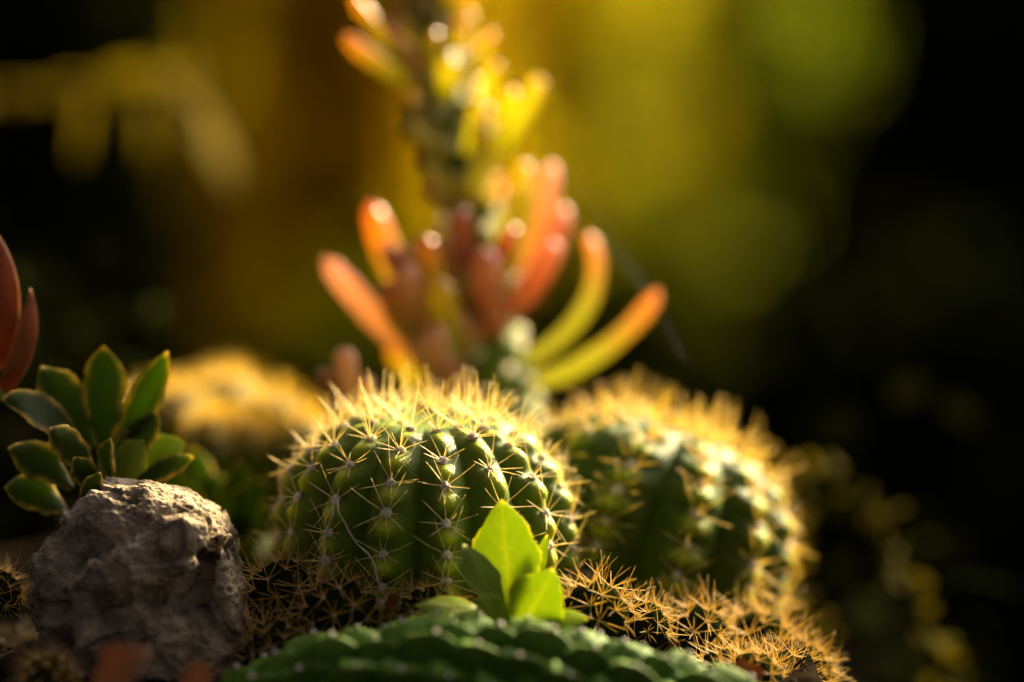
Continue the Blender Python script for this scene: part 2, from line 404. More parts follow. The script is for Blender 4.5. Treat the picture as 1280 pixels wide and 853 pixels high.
# ------------------------------------------------------------------ ribbed cacti
def barrel(name, label, ctr, R, up, down, ribs, phase, nlev, spine_len, skin, tilt=(0, 0), rot=0.0, spines=(9, 2), depth=0.13,
           whole=False, nth=24, nrow=120, spine_r=0.016, group=None, pigk=1.0, wool_r=0.075, exp=2.35, spine_m='spine'):
    ctr = np.asarray(ctr, float)
    t = thing(name, ctr-np.array([0, 0, down]), label, 'cactus', group)
    org = ctr-np.array([0, 0, down])
    tx, ty = tilt
    Rx = np.array([[1, 0, 0], [0, math.cos(tx), -math.sin(tx)], [0, math.sin(tx), math.cos(tx)]])
    Ry = np.array([[math.cos(ty), 0, math.sin(ty)], [0, 1, 0], [-math.sin(ty), 0, math.cos(ty)]])
    RM = Ry@Rx
    # areole heights along a rib: angle from the apex
    lev = np.linspace(0.16, 1.0, nlev)**0.92*math.radians(118)
    jit = rng.normal(0, 0.03, (ribs, nlev))+np.where(np.arange(ribs)[:, None] % 2 == 0, 0.06, -0.04)
    rphase = rng.normal(0, 0.05, ribs)
    def prof(phi):
        s, c_ = np.sin(phi), np.cos(phi)
        H = np.where(c_ > 0, up, down)
        k = (np.abs(s)**exp+np.abs(c_)**exp)**(-1/exp)
        r = R*s*k; z = H*c_*k
        z = z-0.30*up*0.35*np.exp(-(phi/0.28)**2)      # sunken crown
        return r, z
    def surf(th, phi):
        th = np.asarray(th, float); phi = np.asarray(phi, float)
        r, z = prof(phi)
        u = (th-phase)/(2*math.pi)*ribs
        k = np.floor(u+0.5); s = (u-k)*2               # -1..1 across a rib, 0 on the crest
        ki = k.astype(int) % ribs
        crest = 1-np.abs(s)**2.1
        d = depth*(0.35+0.65*np.sin(np.clip(phi, 0, 1.6)))
        rr = 1-d*(1-crest)*1.25
        # chins: a swelling under each areole, a notch above it
        bump = np.zeros_like(r); chin = np.zeros_like(r)
        for l in range(nlev):
            a = lev[l]+jit[ki, l]
            g = np.exp(-((phi-a-0.105)/0.085)**2-(s/0.52)**2)
            bump += 0.060*g - 0.028*np.exp(-((phi-a+0.035)/0.045)**2-(s/0.5)**2)
            chin += np.exp(-((phi-a-0.095)/0.062)**2-(s/0.30)**2)  # mask for a paler colour, painting in the glow of the chins
        bump *= np.clip(np.sin(phi)*1.6, 0, 1)
        rr = rr+bump
        x = r*rr*np.sin(th); y = -r*rr*np.cos(th); zz = z*(1+0.5*bump)
        X = np.stack([x, y, zz], -1)@RM.T+ctr
        return X, np.clip(chin*pigk, 0, 1)
    nv = ribs*nth
    TH = np.linspace(0, 2*math.pi, nv, endpoint=False)+phase
    PH = np.linspace(0.005, math.radians(165), nrow)
    tt, pp = np.meshgrid(TH, PH)
    X, ch = surf(tt, pp)
    mb = MB(); mb.add(X.reshape(-1, 3), [f[::-1] for f in grid_faces(nrow, nv)], ch.reshape(-1))
    body = mb.build('body', skin, t, org)
    # areoles
    cand = []
    for k in range(ribs):
        for l in range(nlev):
            th = phase+(k+rphase[k]*0.0)/ribs*2*math.pi; ph = lev[l]+jit[k, l]
            p, _ = surf(np.array([th]), np.array([ph])); e = 0.02
            p1, _ = surf(np.array([th+e]), np.array([ph])); p2, _ = surf(np.array([th]), np.array([ph+0.10])); p3, _ = surf(np.array([th]), np.array([ph-0.12]))
            n = unit(np.cross(p2[0]-p3[0], p1[0]-p[0]))
            if np.dot(n, p[0]-ctr) < 0: n = -n
            if p[0][2] < ground_z(p[0][0], p[0][1])-0.1: continue
            vis = np.dot(n, unit(CAM-p[0]))
            cand.append((vis, p[0], n, ph, l))
    cand.sort(key=lambda q: -q[0])
    rest_w, rest_s = MB(), MB()
    for i, (vis, p, n, ph, l) in enumerate(cand):
        top = max(0.0, 1-ph/0.9)
        wm, sm = (MB(), MB()) if (i < 98 and not whole) else (rest_w, rest_s)
        add_blob(wm, p+n*0.02, n, wool_r*rng.uniform(.85, 1.2)*(1+0.35*top), 0.75, 0.16)
        nn, a, b = basis(n, (0, 0, 1))
        vary = rng.uniform(.78, 1.14)
        nrad = spines[0]+int(rng.integers(-2, 2)); off = rng.uniform(0, 6.28)
        for q in range(nrad):
            an = off+2*math.pi*q/nrad+rng.normal(0, .13)
            if rng.random() < 0.08: continue                  # a spine lost
            til = math.radians(rng.uniform(62, 80)-30*top)
            d = nn*math.cos(til)+math.sin(til)*(a*math.cos(an)+b*math.sin(an))
            up_bias = 1+0.15*math.sin(an)
            add_spine(sm, p+nn*0.03, d, spine_len*vary*rng.uniform(.70, 1.05)*(.42 if rng.random() < .07 else 1)*up_bias*(1+.18*top), spine_r*rng.uniform(.8, 1.1)*(1+.35*top), 0.05, rng.uniform(0, .5))
        for q in range((spines[1] if rng.random() < .7 else 0)+(2 if top > 0.2 else 0)):
            til = math.radians(rng.uniform(5, 32)); an = rng.uniform(0, 6.28)
            d = nn*math.cos(til)+math.sin(til)*(a*math.cos(an)+b*math.sin(an))
            add_spine(sm, p+nn*0.03, d, spine_len*(.75+.4*min(1, top*2))*rng.uniform(.85, 1.15), spine_r*1.15*(1+.35*top), 0.05, rng.uniform(0, .5))
        if wm is not rest_w:
            w_o = wm.build('areole', M['wool'], t, org)
            sm.build('spine_tuft', M[spine_m], w_o, org)
    if rest_w.n:
        w_o = tag(rest_w.build('areole_wool', M['wool'], t, org), kind='stuff')
        tag(rest_s.build('spine_bristle', M[spine_m], w_o, org), kind='stuff')
    return t, surf

pm = P(531, 640, 71.0)
main, main_surf = barrel('barrel_cactus', 'round ribbed green cactus in sharp focus with pale dry strands on its side', (pm[0], pm[1], 0.75), 3.12, 2.9, 2.3, 15, 0.165, 8, 0.86, M['skin'], tilt=(0.05, 0.03), depth=0.105, wool_r=0.105, spine_r=0.0112, spines=(10, 1))
pm2 = P(803, 632, 74.8)
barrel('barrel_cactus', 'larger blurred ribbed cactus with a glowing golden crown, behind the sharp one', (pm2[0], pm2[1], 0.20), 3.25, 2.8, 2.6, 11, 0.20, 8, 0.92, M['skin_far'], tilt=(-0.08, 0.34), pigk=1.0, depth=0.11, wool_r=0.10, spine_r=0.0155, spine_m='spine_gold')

# golden mounds behind the rock
gm = 'golden spined cactus mounds behind the stone'
for px, py, d, R, up, lab in ((228, 540, 80.5, 1.0, 1.0, 'golden spined cactus head glowing right beside the tall rosette leaf'),
                              (286, 528, 81.5, 1.05, 1.05, 'highest golden spined cactus head, midway between the rosette and the sharp cactus'),
                              (340, 550, 80.0, .95, 1.0, 'golden spined cactus head under the small pink sprig'),
                              (196, 535, 84.0, .8, .8, 'golden spined cactus head hidden mostly by the rosette leaves'),
                              (265, 560, 79.0, .62, .7, 'small golden spined cactus head low in front of the highest one'),
                              (318, 562, 79.2, .55, .6, 'smallest golden spined cactus head, low beside the pink sprig'),
                              (378, 570, 79.5, .75, .85, 'golden spined cactus head tucked against the sharp cactus')):
    q = P(px, py, d)
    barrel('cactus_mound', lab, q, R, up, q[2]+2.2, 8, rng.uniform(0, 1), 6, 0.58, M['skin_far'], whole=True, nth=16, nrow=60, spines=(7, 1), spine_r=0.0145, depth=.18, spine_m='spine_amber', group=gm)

# ------------------------------------------------------------------ pincushion heads on the soil
def pincushion(loc, R, n, slen, label, mm, srad=0.0092, up_only=True):
    loc = np.asarray(loc, float)
    t = thing('pincushion_cactus', loc, label, 'small cactus', 'little pincushion cacti on the soil')
    mb = MB()
    nu, nv = 26, 44
    V = []
    for i in range(nu):
        th = math.pi*0.72*i/(nu-1)
        for k in range(nv):
            an = 2*math.pi*k/nv
            nubs = 1+0.06*math.sin(13*an+i*1.4)*math.sin(th*12)
            V.append(loc+R*nubs*np.array([math.sin(th)*math.cos(an), math.sin(th)*math.sin(an), 0.95*math.cos(th)]))
    mb.add(V, grid_faces(nu, nv))
    mb.build('body', M['droop'], t, loc)
    sw, sp = MB(), MB()
    for i in range(n):
        zc = 1-1.25*(i+0.5)/n; ra = math.sqrt(max(0, 1-zc*zc)); an = i*2.399963+rng.normal(0, .05)
        nrm = np.array([ra*math.cos(an), ra*math.sin(an), zc]); p = loc+R*1.03*nrm*np.array([1, 1, .95])
        add_blob(sw, p, nrm, 0.035*rng.uniform(.8, 1.3), 0.7, 0.2, 5, 7)
        nn, a, b = basis(nrm)
        for q in range(9):
            ph = 2*math.pi*q/9+rng.normal(0, .2); til = math.radians(rng.uniform(25, 75))
            d = nn*math.cos(til)+math.sin(til)*(a*math.cos(ph)+b*math.sin(ph))
            add_spine(sp, p, d, slen*rng.uniform(.35, 1.3), srad*rng.uniform(.7, 1.15), 0.05, rng.uniform(0, 1))
    tag(sw.build('areole_wool', M['wool'], t, loc), kind='stuff')
    tag(sp.build('spine_bristle', mm, t, loc), kind='stuff')
    return t

proto = pincushion(P(358, 748, 68.6), 0.80, 24, 0.72, 'brown spined little cactus close to the stone', M['spine_tan'])
proto2 = pincushion(P(425, 770, 67.8), 0.76, 24, 0.70, 'tan spined little cactus between the sharp round cactus and the knobbly stem end', M['spine_tan'])
spots = [
    (proto2, 345, 815, 67.4, 0.85, 'thin spined little cactus in the shade below the brown spined one'),
    (proto, 535, 768, 67.6, 0.72, 'little tan cactus peeping over the knobbly stem under the sharp cactus'),
    (proto2, 742, 772, 68.2, 0.95, 'sunlit little cactus beside the yellow green seedling'),
    (proto, 800, 785, 68.8, 0.72, 'partly shaded little cactus behind the tubercles of the knobbly stem'),
    (proto2, 868, 800, 70.0, 0.95, 'sunlit golden little cactus below the dark side of the large cactus'),
    (proto, 945, 815, 70.8, 1.05, 'bright orange spined little cactus at the foot of the large cactus'),
    (proto2, 1000, 845, 70.3, 0.9, 'outermost orange spined little cactus at the edge of the dark'),
    (proto, 905, 850, 68.5, 0.8, 'orange spined little cactus past the tip of the knobbly stem'),
    (proto2, 972, 852, 68.8, 0.85, 'orange spined little cactus filling the corner below the large cactus'),
    (proto, 940, 855, 67.6, 0.8, 'little golden cactus nearest the tip of the knobbly stem'),
    (proto2, -8, 745, 69.0, 0.75, 'little cactus cut by the picture edge beside the stone'),
    (proto, 60, 850, 65.6, 0.6, 'little blurred cactus in the corner before the stone'),
]
for src, px, py, d, sc, lab in spots:
    copy_thing(src, P(px, py, d), lab, rng.uniform(0, 6), sc)

# ------------------------------------------------------------------ stone
def icosphere(sub):
    import bmesh
    bm = bmesh.new(); bmesh.ops.create_icosphere(bm, subdivisions=sub, radius=1.0)
    V = np.array([v.co[:] for v in bm.verts]); F = [tuple(v.index for v in f.verts) for f in bm.faces]
    bm.free(); return V, F

def stone():
    """five overlapping masses fused into one skin, then roughened"""
    bm_v, bm_f, n0 = [], [], 0
    V0, F0 = icosphere(4)
    D = 68.6; k = D/FPX
    for px, py, d, hx, hy, hd, ang, pw in (
            (174, 757, 69.0, 108, 150, 1.5, -7, 3.6),       # main block
            (100, 775, 68.5, 52, 108, 1.1, 12, 2.6),        # left shoulder
            (176, 706, 67.55, 96, 36, 0.75, 27, 3.0),       # slanting ledge
            (283, 748, 68.0, 21, 74, 0.85, 5, 2.4),         # right buttress
            (190, 815, 67.75, 102, 72, 0.95, -10, 2.3)):    # lower front
        kk = (np.abs(V0)**pw).sum(1)**(-1/pw)
        B = V0*kk[:, None]
        a = math.radians(ang); ca, sa = math.cos(a), math.sin(a)
        X, Z, Y = B[:, 0]*hx*k, B[:, 2]*hy*k, B[:, 1]*hd
        W = np.stack([X*ca-Z*sa, Y, X*sa+Z*ca], -1)+P(px, py, d)
        bm_v.append(W); bm_f += [tuple(i+n0 for i in f) for f in F0]; n0 += len(W)
    me = bpy.data.meshes.new('stone_masses'); me.from_pydata((np.concatenate(bm_v)*U).tolist(), [], bm_f)
    tmp = bpy.data.objects.new('stone_masses', me); S.collection.objects.link(tmp)
    r = tmp.modifiers.new('fuse', 'REMESH'); r.mode = 'VOXEL'; r.voxel_size = 0.027*U
    sm = tmp.modifiers.new('soften', 'SMOOTH'); sm.factor = 0.5; sm.iterations = 5
    ev = tmp.evaluated_get(bpy.context.evaluated_depsgraph_get()); m2 = ev.to_mesh()
    Vv = np.array([v.co[:] for v in m2.vertices])/U; Nn = np.array([v.normal[:] for v in m2.vertices]); Ff = [tuple(p.vertices) for p in m2.polygons]
    ev.to_mesh_clear(); bpy.data.objects.remove(tmp); bpy.data.meshes.remove(me)
    out = Vv.copy(); c = P(172, 745, 68.6)
    crev = np.array([P(258, 668, 67.6), P(262, 700, 67.5), P(256, 735, 67.4), P(228, 757, 67.3)])
    crev = np.stack([np.interp(np.linspace(0, 3, 40), range(4), crev[:, i]) for i in range(3)], -1)
    for i, p in enumerate(Vv):
        q = Vector((p-c).tolist())
        d = 0.16*mnoise.fractal(q*0.75+Vector((3, 1, 7)), 1.0, 2.0, 3)
        vp = mnoise.voronoi(q*0.85+Vector((mnoise.noise(q*1.5)*.25, 0, 2)))[1][0]
        fd = mnoise.noise_vector(vp*3.7)
        d += 0.30*max(-.8, min(.8, (q*0.85+Vector((0, 0, 2))-vp).dot(fd)))
        st = Vector((q.x*0.55+q.z*0.4, q.y, q.z*1.6-q.x*0.7))           # slanting grain along the ledge
        d += 0.06*mnoise.fractal(st*1.6, 0.9, 2.1, 4)
        d += 0.040*(mnoise.ridged_multi_fractal(q*1.4+Vector((9, 2, 1)), 1.0, 2.1, 4, 1.0, 2.0)-1.0)
        d += 0.035*mnoise.fractal(q*5.5, 0.8, 2.1, 4)
        pit = max(0.0, 0.25+mnoise.noise(q*1.3+Vector((5, 5, 5))))
        c1 = mnoise.voronoi(q*3.4+Vector((mnoise.noise(q*3), mnoise.noise(q*3.3), 0)))[0][0]
        d -= 0.30*max(0, 0.36-c1)*pit*2
        c2 = mnoise.voronoi(q*8.0)[0][0]
        d -= 0.10*max(0, 0.38-c2)*(0.4+pit)
        dx = crev-p; dx[:, 1] *= 0.35
        d -= 0.26*math.exp(-(np.min((dx**2).sum(1)))/0.018)
        d += 0.016*mnoise.fractal(q*13, 0.7, 2.1, 3)
        out[i] = p+Nn[i]*d
    mb = MB(); mb.add(out, Ff)
    o = mb.build('stone', M['rock'], None, c)
    tag(o, 'rough pitted grey stone block with a small sunlit patch on its ledge', 'stone')
stone()

def crumbs():
    mb = MB()
    V0, F0 = icosphere(1)
    for _ in range(700):
        x, y = rng.uniform(-12, 6), rng.uniform(-9, 6)
        z = float(ground_z(x, y))+0.28*fbm((x*0.35, y*0.35, 0.3), 3)+0.10*fbm((x*2.1, y*2.1, 4.3), 3)
        r = 0.04+0.16*rng.random()**3
        mb.add(V0*rng.uniform(.6, 1.2, 3)*r*(1+rng.normal(0, .12, (len(V0), 1)))+np.array([x, y, z+r*.3]), F0)
    tag(mb.build('grit', M['grit'], None, (0, 0, -1.3), smooth=False), 'loose grit and soil crumbs strewn under the cacti', None, kind='stuff')
crumbs()

# ------------------------------------------------------------------ yellow-green seedling in front
def seedling():
    b = P(640, 800, 66.9)
    t = thing('succulent_seedling', b, 'bright yellow green young succulent before the sharp cactus', 'succulent')
    st = MB(); add_tube(st, [b-np.array([0, 0, .9]), b, P(640, 770, 66.9)], [0.12, 0.11, 0.09], 8); st.build('stem', M['stem'], t, b)
    def L(bp, tp, w, d0, d1, nh=(0, -1, .1), bend=(0, 0, 0), **k):
        mb = MB(); add_leaf(mb, P(*bp, d0), P(*tp, d1), bend, w*0.0166, 0.13, nh, edge=1.0, edgew=.08, wave=.035, nu=64, nv=44, vein=.42, **k); mb.build('leaf', M['young_leaf'], t, b)
    L((640, 772), (627, 624), 80, 66.9, 67.1, (-.15, -1, .1), (0, .08, 0), cup=.12, teeth=.05, shape='ovate')
    L((632, 768), (579, 680), 42, 66.9, 66.8, (.75, -1, .1), (-.1, 0, 0), cup=.2, teeth=.03)
    L((643, 795), (692, 710), 70, 66.8, 66.4, (-.2, -1, .25), (.12, -.1, 0), cup=.2, teeth=.04, shape='ovate')
    L((648, 775), (684, 668), 30, 67.1, 67.4, (-1.2, -.8, .1), (.1, .1, 0), cup=.15, teeth=.04)
    L((636, 790), (598, 745), 40, 66.7, 66.2, (.2, -1, .6), (-.12, -.2, .1), cup=.25)
    L((628, 785), (518, 757), 34, 66.7, 66.5, (.0, -.7, 1), (0, -.1, .25), cup=.2, teeth=.04)
    L((652, 792), (735, 775), 34, 66.6, 66.3, (.0, -.8, 1), (0, -.1, .2), cup=.2)
seedling()

# ------------------------------------------------------------------ knobbly stems (leafless stem succulent)
def knobbly(t, org, path, r, nlong, nround, skin, tub=0.16, lean=0.5, areole=0.06, nu=None, nv=None, twist=1.0, r_end=None, spines=0, wool='white_wool', maxpart=98, long=1.0):
    """a stem along path covered by overlapping tubercles in a lattice; each tubercle ends in a white areole"""
    path = np.asarray(path, float); n0 = len(path)
    seg = np.r_[0, np.cumsum(np.linalg.norm(np.diff(path, axis=0), axis=1))]
    Ltot = seg[-1]
    nu = nu or 220; nv = nv or 120
    us = np.linspace(0, Ltot, nu)
    C = np.stack([np.interp(us, seg, path[:, i]) for i in range(3)], -1)
    for _ in range(6):
        C[1:-1] = (C[:-2]+2*C[1:-1]+C[2:])/4
    T = np.gradient(C, axis=0)
    _, a, b = basis(T[0], (0.2, -1, 0.1))
    A, B = [], []
    for i in range(nu):
        tt = unit(T[i]); a = unit(a-tt*np.dot(a, tt)); b = np.cross(tt, a); A.append(a); B.append(b)
    A = np.array(A); B = np.array(B)
    dl = Ltot/nlong
    rad = np.interp(us, [0, Ltot], [r, r_end or r*0.92])
    u01 = us/Ltot
    rad = rad*np.sqrt(np.clip(1-np.clip((u01-0.93)/0.07, 0, 1)**2, 0.02, 1))
    ang = np.linspace(0, 2*math.pi, nv, endpoint=False)
    UU, AA = np.meshgrid(us, ang, indexing='ij')
    h = np.zeros_like(UU); pg = np.zeros_like(UU)
    arr = []
    for i in range(-1, nlong+2):
        for j in range(nround):
            uc = (i+0.5*(j % 2))*dl*1.0+0.1*dl*rng.normal(0, .4)
            ac = 2*math.pi*j/nround+twist*uc/Ltot+rng.normal(0, .03)
            da = (AA-ac+math.pi) % (2*math.pi)-math.pi
            du = (UU-uc)/(dl*0.98)/long; dw = da/(2*math.pi/nround*1.0)
            sz = 1+0.16*math.sin(3.7*i+5.1*j)*math.cos(1.9*j+.7*i)
            dia = (np.abs(du)+np.abs(dw)*0.95)/sz
            f = np.clip(1-dia, 0, 1)
            shape = f**0.9*(0.30+1.15*np.clip(du+0.45, 0, 1))
            h = np.maximum(h, shape*(0.82+0.25*math.sin(2.3*i*j+1.7*i+.6*j)**2))
            if 0.01*Ltot < uc < 0.97*Ltot: arr.append((uc+dl*0.30*long, ac))
    V = C[:, None, :]+(rad[:, None]+tub*h*rad[:, None]/r)[..., None]*(A[:, None, :]*np.cos(AA)[..., None]+B[:, None, :]*np.sin(AA)[..., None])
    mb = MB(); F = grid_faces(nu, nv)+[tuple(range(nv-1, -1, -1)), tuple((nu-1)*nv+k for k in range(nv))]
    mb.add(V.reshape(-1, 3), F, np.clip(h**3*0.9, 0, 1).reshape(-1)*0.6)
    mb.build('stem_body', skin, t, org)
    cand = []
    for uc, ac in arr:
        i = int(np.clip(round(uc/Ltot*(nu-1)), 0, nu-1)); j = int(round((ac % (2*math.pi))/(2*math.pi)*nv)) % nv
        nrm = A[i]*math.cos(ac)+B[i]*math.sin(ac)
        p = V[i, j]
        cand.append((np.dot(nrm, unit(CAM-p)), p, nrm, T[i]))
    cand.sort(key=lambda q: -q[0])
    rest = MB()
    for k, (vis, p, nrm, tt) in enumerate(cand):
        m_ = MB() if k < maxpart else rest
        n2 = unit(nrm+0.5*unit(tt))
        add_blob(m_, p+n2*areole*.6, n2, areole*rng.uniform(.8, 1.25), 0.8, 0.15, 6, 9)
        if m_ is not rest:
            w_o = m_.build('areole', M[wool], t, org)
            if spines:
                sm = MB()
                for _ in range(spines):
                    add_spine(sm, p, unit(n2+rng.normal(0, .5, 3)), rng.uniform(.35, .7), 0.014, .03)
                sm.build('spine_tuft', M['spine_tan'], w_o, org)
    if rest.n:
        tag(rest.build('areole_wool', M[wool], t, org), kind='stuff')
    return V

ctr = P(600, 880, 65.2)
t = thing('knobbly_stem', ctr, 'fat knobbly green stem lying across the front with pale tubercle tips', 'stem succulent')
path = [P(225, 1010, 66.0), P(310, 935, 65.6), P(410, 888, 65.3), P(540, 864, 65.2), P(660, 868, 65.1), P(780, 892, 65.1), P(880, 920, 65.1), P(960, 975, 65.0)]
knobbly(t, ctr, path, 1.05, 15, 12, M['knob_stem'], tub=0.66, long=1.2, nu=420, nv=240, twist=2.2, areole=0.05, r_end=0.95, wool='wool')

# ------------------------------------------------------------------ upright stem with finger leaves
def upright():
    D = 79.3
    b = P(650, 640, D); b[2] = -1.6
    t = thing('upright_stem_succulent', b, 'tall upright stem with orange and pink finger leaves, blurred behind the cacti', 'stem succulent')
    path = [b, P(640, 560, D), P(622, 480, D), P(606, 400, D), P(597, 320, D), P(585, 240, D), P(566, 160, D), P(549, 80, D), P(538, 10, D), P(528, -70, D), P(520, -130, D)]
    knobbly(t, b, path, 0.88, 20, 8, M['stem'], tub=0.16, nu=320, nv=96, areole=0.15, r_end=0.24, twist=0.5)
    px = D/FPX
    def L(bp, tp, w, m='finger_leaf', dd=(0, 0), bend=(0, 0), tip=1.0, basep=0.0):
        bp = (bp[0]+rng.normal(0, 3), bp[1]+rng.normal(0, 3)); w *= rng.uniform(.75, 1.1); bend = (bend[0]+rng.normal(0, 3), bend[1]+rng.normal(0, 3))
        mb = MB()
        B, T = P(*bp, D+dd[0]), P(*tp, D+dd[1])
        add_leaf(mb, B, T, RIGHT*bend[0]*px*2-UP*bend[1]*px*2, w*px*1.02, w*px*rng.uniform(.5, .8), (rng.normal(0, .5), -1, .2), 'finger', tippig=tip, wave=.03, basepig=basep, nu=20, nv=14)
        mb.build('leaf', M[m], t, b)
    # right-hand pair
    L((655, 482), (824, 362), 27, 'pale_leaf', (-.2, -.9), (12, 18), .9)
    L((652, 455), (733, 290), 26, 'pale_leaf', (0, .2), (42, 2), .9)
    # left cluster
    L((585, 470), (405, 322), 36, 'pink_leaf', (-.3, -1.2), (-4, 14), .8, .3)
    L((580, 450), (462, 252), 34, 'finger_leaf', (-.3, -.6), (-12, 10), 1, .5)
    L((585, 420), (478, 300), 32, 'rose_leaf', (-.5, -1.8), (-6, 12), .6)
    L((582, 470), (500, 372), 34, 'rose_leaf', (-.6, -2.0), (-6, 10), .3)
    L((590, 440), (520, 300), 32, 'yellow_leaf', (-.6, -1.6), (-10, 6), .8)
    
    
    L((600, 500), (545, 432), 34, 'rose_leaf', (-.6, -1.9), (-4, 6), .3)
    L((575, 520), (528, 415), 30, 'rose_leaf', (-.2, -.8), (-8, 6), .3)
    L((560, 430), (505, 330), 40, 'pink_leaf', (-.9, -3.0), (-4, 4), .8)
    L((556, 400), (535, 296), 38, 'finger_leaf', (-.8, -2.6), (-4, 2), .9)
    L((560, 445), (552, 350), 42, 'yellow_leaf', (-1.0, -2.8), (-2, 0), .5)
    L((548, 440), (487, 352), 40, 'finger_leaf', (-.8, -2.4), (-4, 4), 1, .5)
    L((552, 480), (546, 408), 36, 'pink_leaf', (-1.0, -2.6), (-2, 2), .6)
    for k in range(22):
        x0, y0 = rng.uniform(505, 575), rng.uniform(300, 450)
        L((x0+rng.uniform(10, 45), y0+rng.uniform(25, 60)), (x0-rng.uniform(0, 30), y0-rng.uniform(0, 28)), rng.uniform(20, 34),
          rng.choice(['pink_leaf', 'rose_leaf', 'finger_leaf', 'yellow_leaf']), (-.6, rng.uniform(-2.2, -.6)), (-3, 4), rng.uniform(.4, 1), .3)
    # middle
    L((622, 415), (606, 312), 48, 'rose_leaf', (-.8, -2.2), (0, 0), .5)
    L((592, 335), (578, 258), 34, 'rose_leaf', (-.5, -1.4), (-2, 0), .2)
    L((612, 330), (640, 285), 30, 'rose_leaf', (-.5, -1.6), (2, 0), .4)
    # right-hand upper cluster
    L((626, 385), (705, 255), 36, 'rose_leaf', (0, .3), (10, 10), .7)
    L((628, 350), (690, 202), 36, 'pink_leaf', (.2, .4), (14, 4), 1)
    L((622, 355), (655, 200), 34, 'yellow_leaf', (-.2, -.6), (10, 0), .5)
    L((622, 400), (690, 300), 34, 'rose_leaf', (-.5, -1.2), (8, 8), .5)
    L((618, 310), (658, 230), 30, 'yellow_leaf', (-.4, -1.0), (6, 2), .3)
    # upper yellow leaves
    L((592, 210), (672, 95), 24, 'yellow_leaf', (.2, .6), (18, -4), .3)
    L((590, 235), (640, 108), 26, 'yellow_leaf', (-.3, -.8), (10, 0), .2)
    L((585, 190), (596, 120), 28, 'yellow_leaf', (-.5, -1.5), (4, 0), .3)
    L((582, 260), (600, 150), 28, 'yellow_leaf', (-.5, -1.3), (8, 2), .3)
    L((560, 195), (508, 155), 26, 'yellow_leaf', (-.5, -1.4), (-2, 3), .2)
    L((565, 170), (510, 128), 24, 'finger_leaf', (-.4, -1.0), (-2, 3), .2)
    L((575, 245), (528, 205), 28, 'yellow_leaf', (-.5, -1.4), (-2, 3), .1)
    L((552, 110), (428, 44), 24, 'yellow_leaf', (-.2, -.6), (-4, 14), 1)
    L((548, 85), (440, -10), 24, 'yellow_leaf', (-.2, -.4), (-8, 14), 1)
    L((550, 95), (480, 22), 24, 'pink_leaf', (-.4, -1.2), (-6, 6), .6)
    L((545, 60), (500, -20), 22, 'finger_leaf', (-.2, -.6), (-8, 6), 1)
    L((550, 130), (560, 75), 26, 'yellow_leaf', (-.5, -1.5), (2, 0), .3)
    L((545, 90), (545, 42), 26, 'yellow_leaf', (-.5, -1.4), (0, 0), .6)
    L((555, 100), (612, 38), 22, 'yellow_leaf', (0, .2), (8, 4), .7)
    L((545, 55), (590, -25), 24, 'yellow_leaf', (-.2, -.2), (8, 2), .8)
    L((540, 40), (560, -60), 24, 'finger_leaf', (-.3, -.6), (2, 2), .8)
    L((535, 30), (515, -60), 24, 'finger_leaf', (-.3, -.6), (-2, 2), .9)
    L((595, 150), (620, 78), 24, 'yellow_leaf', (-.3, -1.0), (4, 0), .4)
    for k in range(76):
        py = rng.uniform(-30, 265); cx = np.interp(py, [-70, 10, 80, 160, 240, 320], [528, 538, 549, 566, 585, 597])
        sd = rng.choice([-1, 1], p=[.5, .5]); ln = rng.uniform(24, 52)
        ln *= 1.25 if sd < 0 else 1
        L((cx+sd*3, py+20), (cx+sd*(14+ln*.62), py+20-ln*.72), rng.uniform(13, 20), rng.choice(['yellow_leaf', 'pale_leaf', 'finger_leaf']), (-.2, rng.uniform(-1.2, .9)), (sd*6, 4), rng.uniform(.1, .9))
upright()

# small pink sprig behind the sharp cactus
def sprig():
    D = 75.5
    b = P(440, 560, D); b[2] = -1.5
    t = thing('pink_leaf_sprig', b, 'small sprig with one pink and one orange leaf just behind the sharp cactus', 'succulent')
    st = MB(); add_tube(st, [b, P(438, 560, D), P(436, 500, D)], [.12, .11, .1], 8); st.build('stem', M['stem'], t, b)
    for bp, tp, w_, m in (((440, 520), (430, 434), 32, 'pink_leaf'), ((436, 515), (398, 462), 26, 'red_leaf'), ((444, 520), (462, 470), 24, 'pink_leaf')):
        mb = MB(); add_leaf(mb, P(*bp, D), P(*tp, D-.3), (0, 0, 0), w_*D/FPX, w_*D/FPX*.8, (0, -1, .2), 'finger', tippig=.5, nu=18, nv=14); mb.build('leaf', M[m], t, b)
sprig()

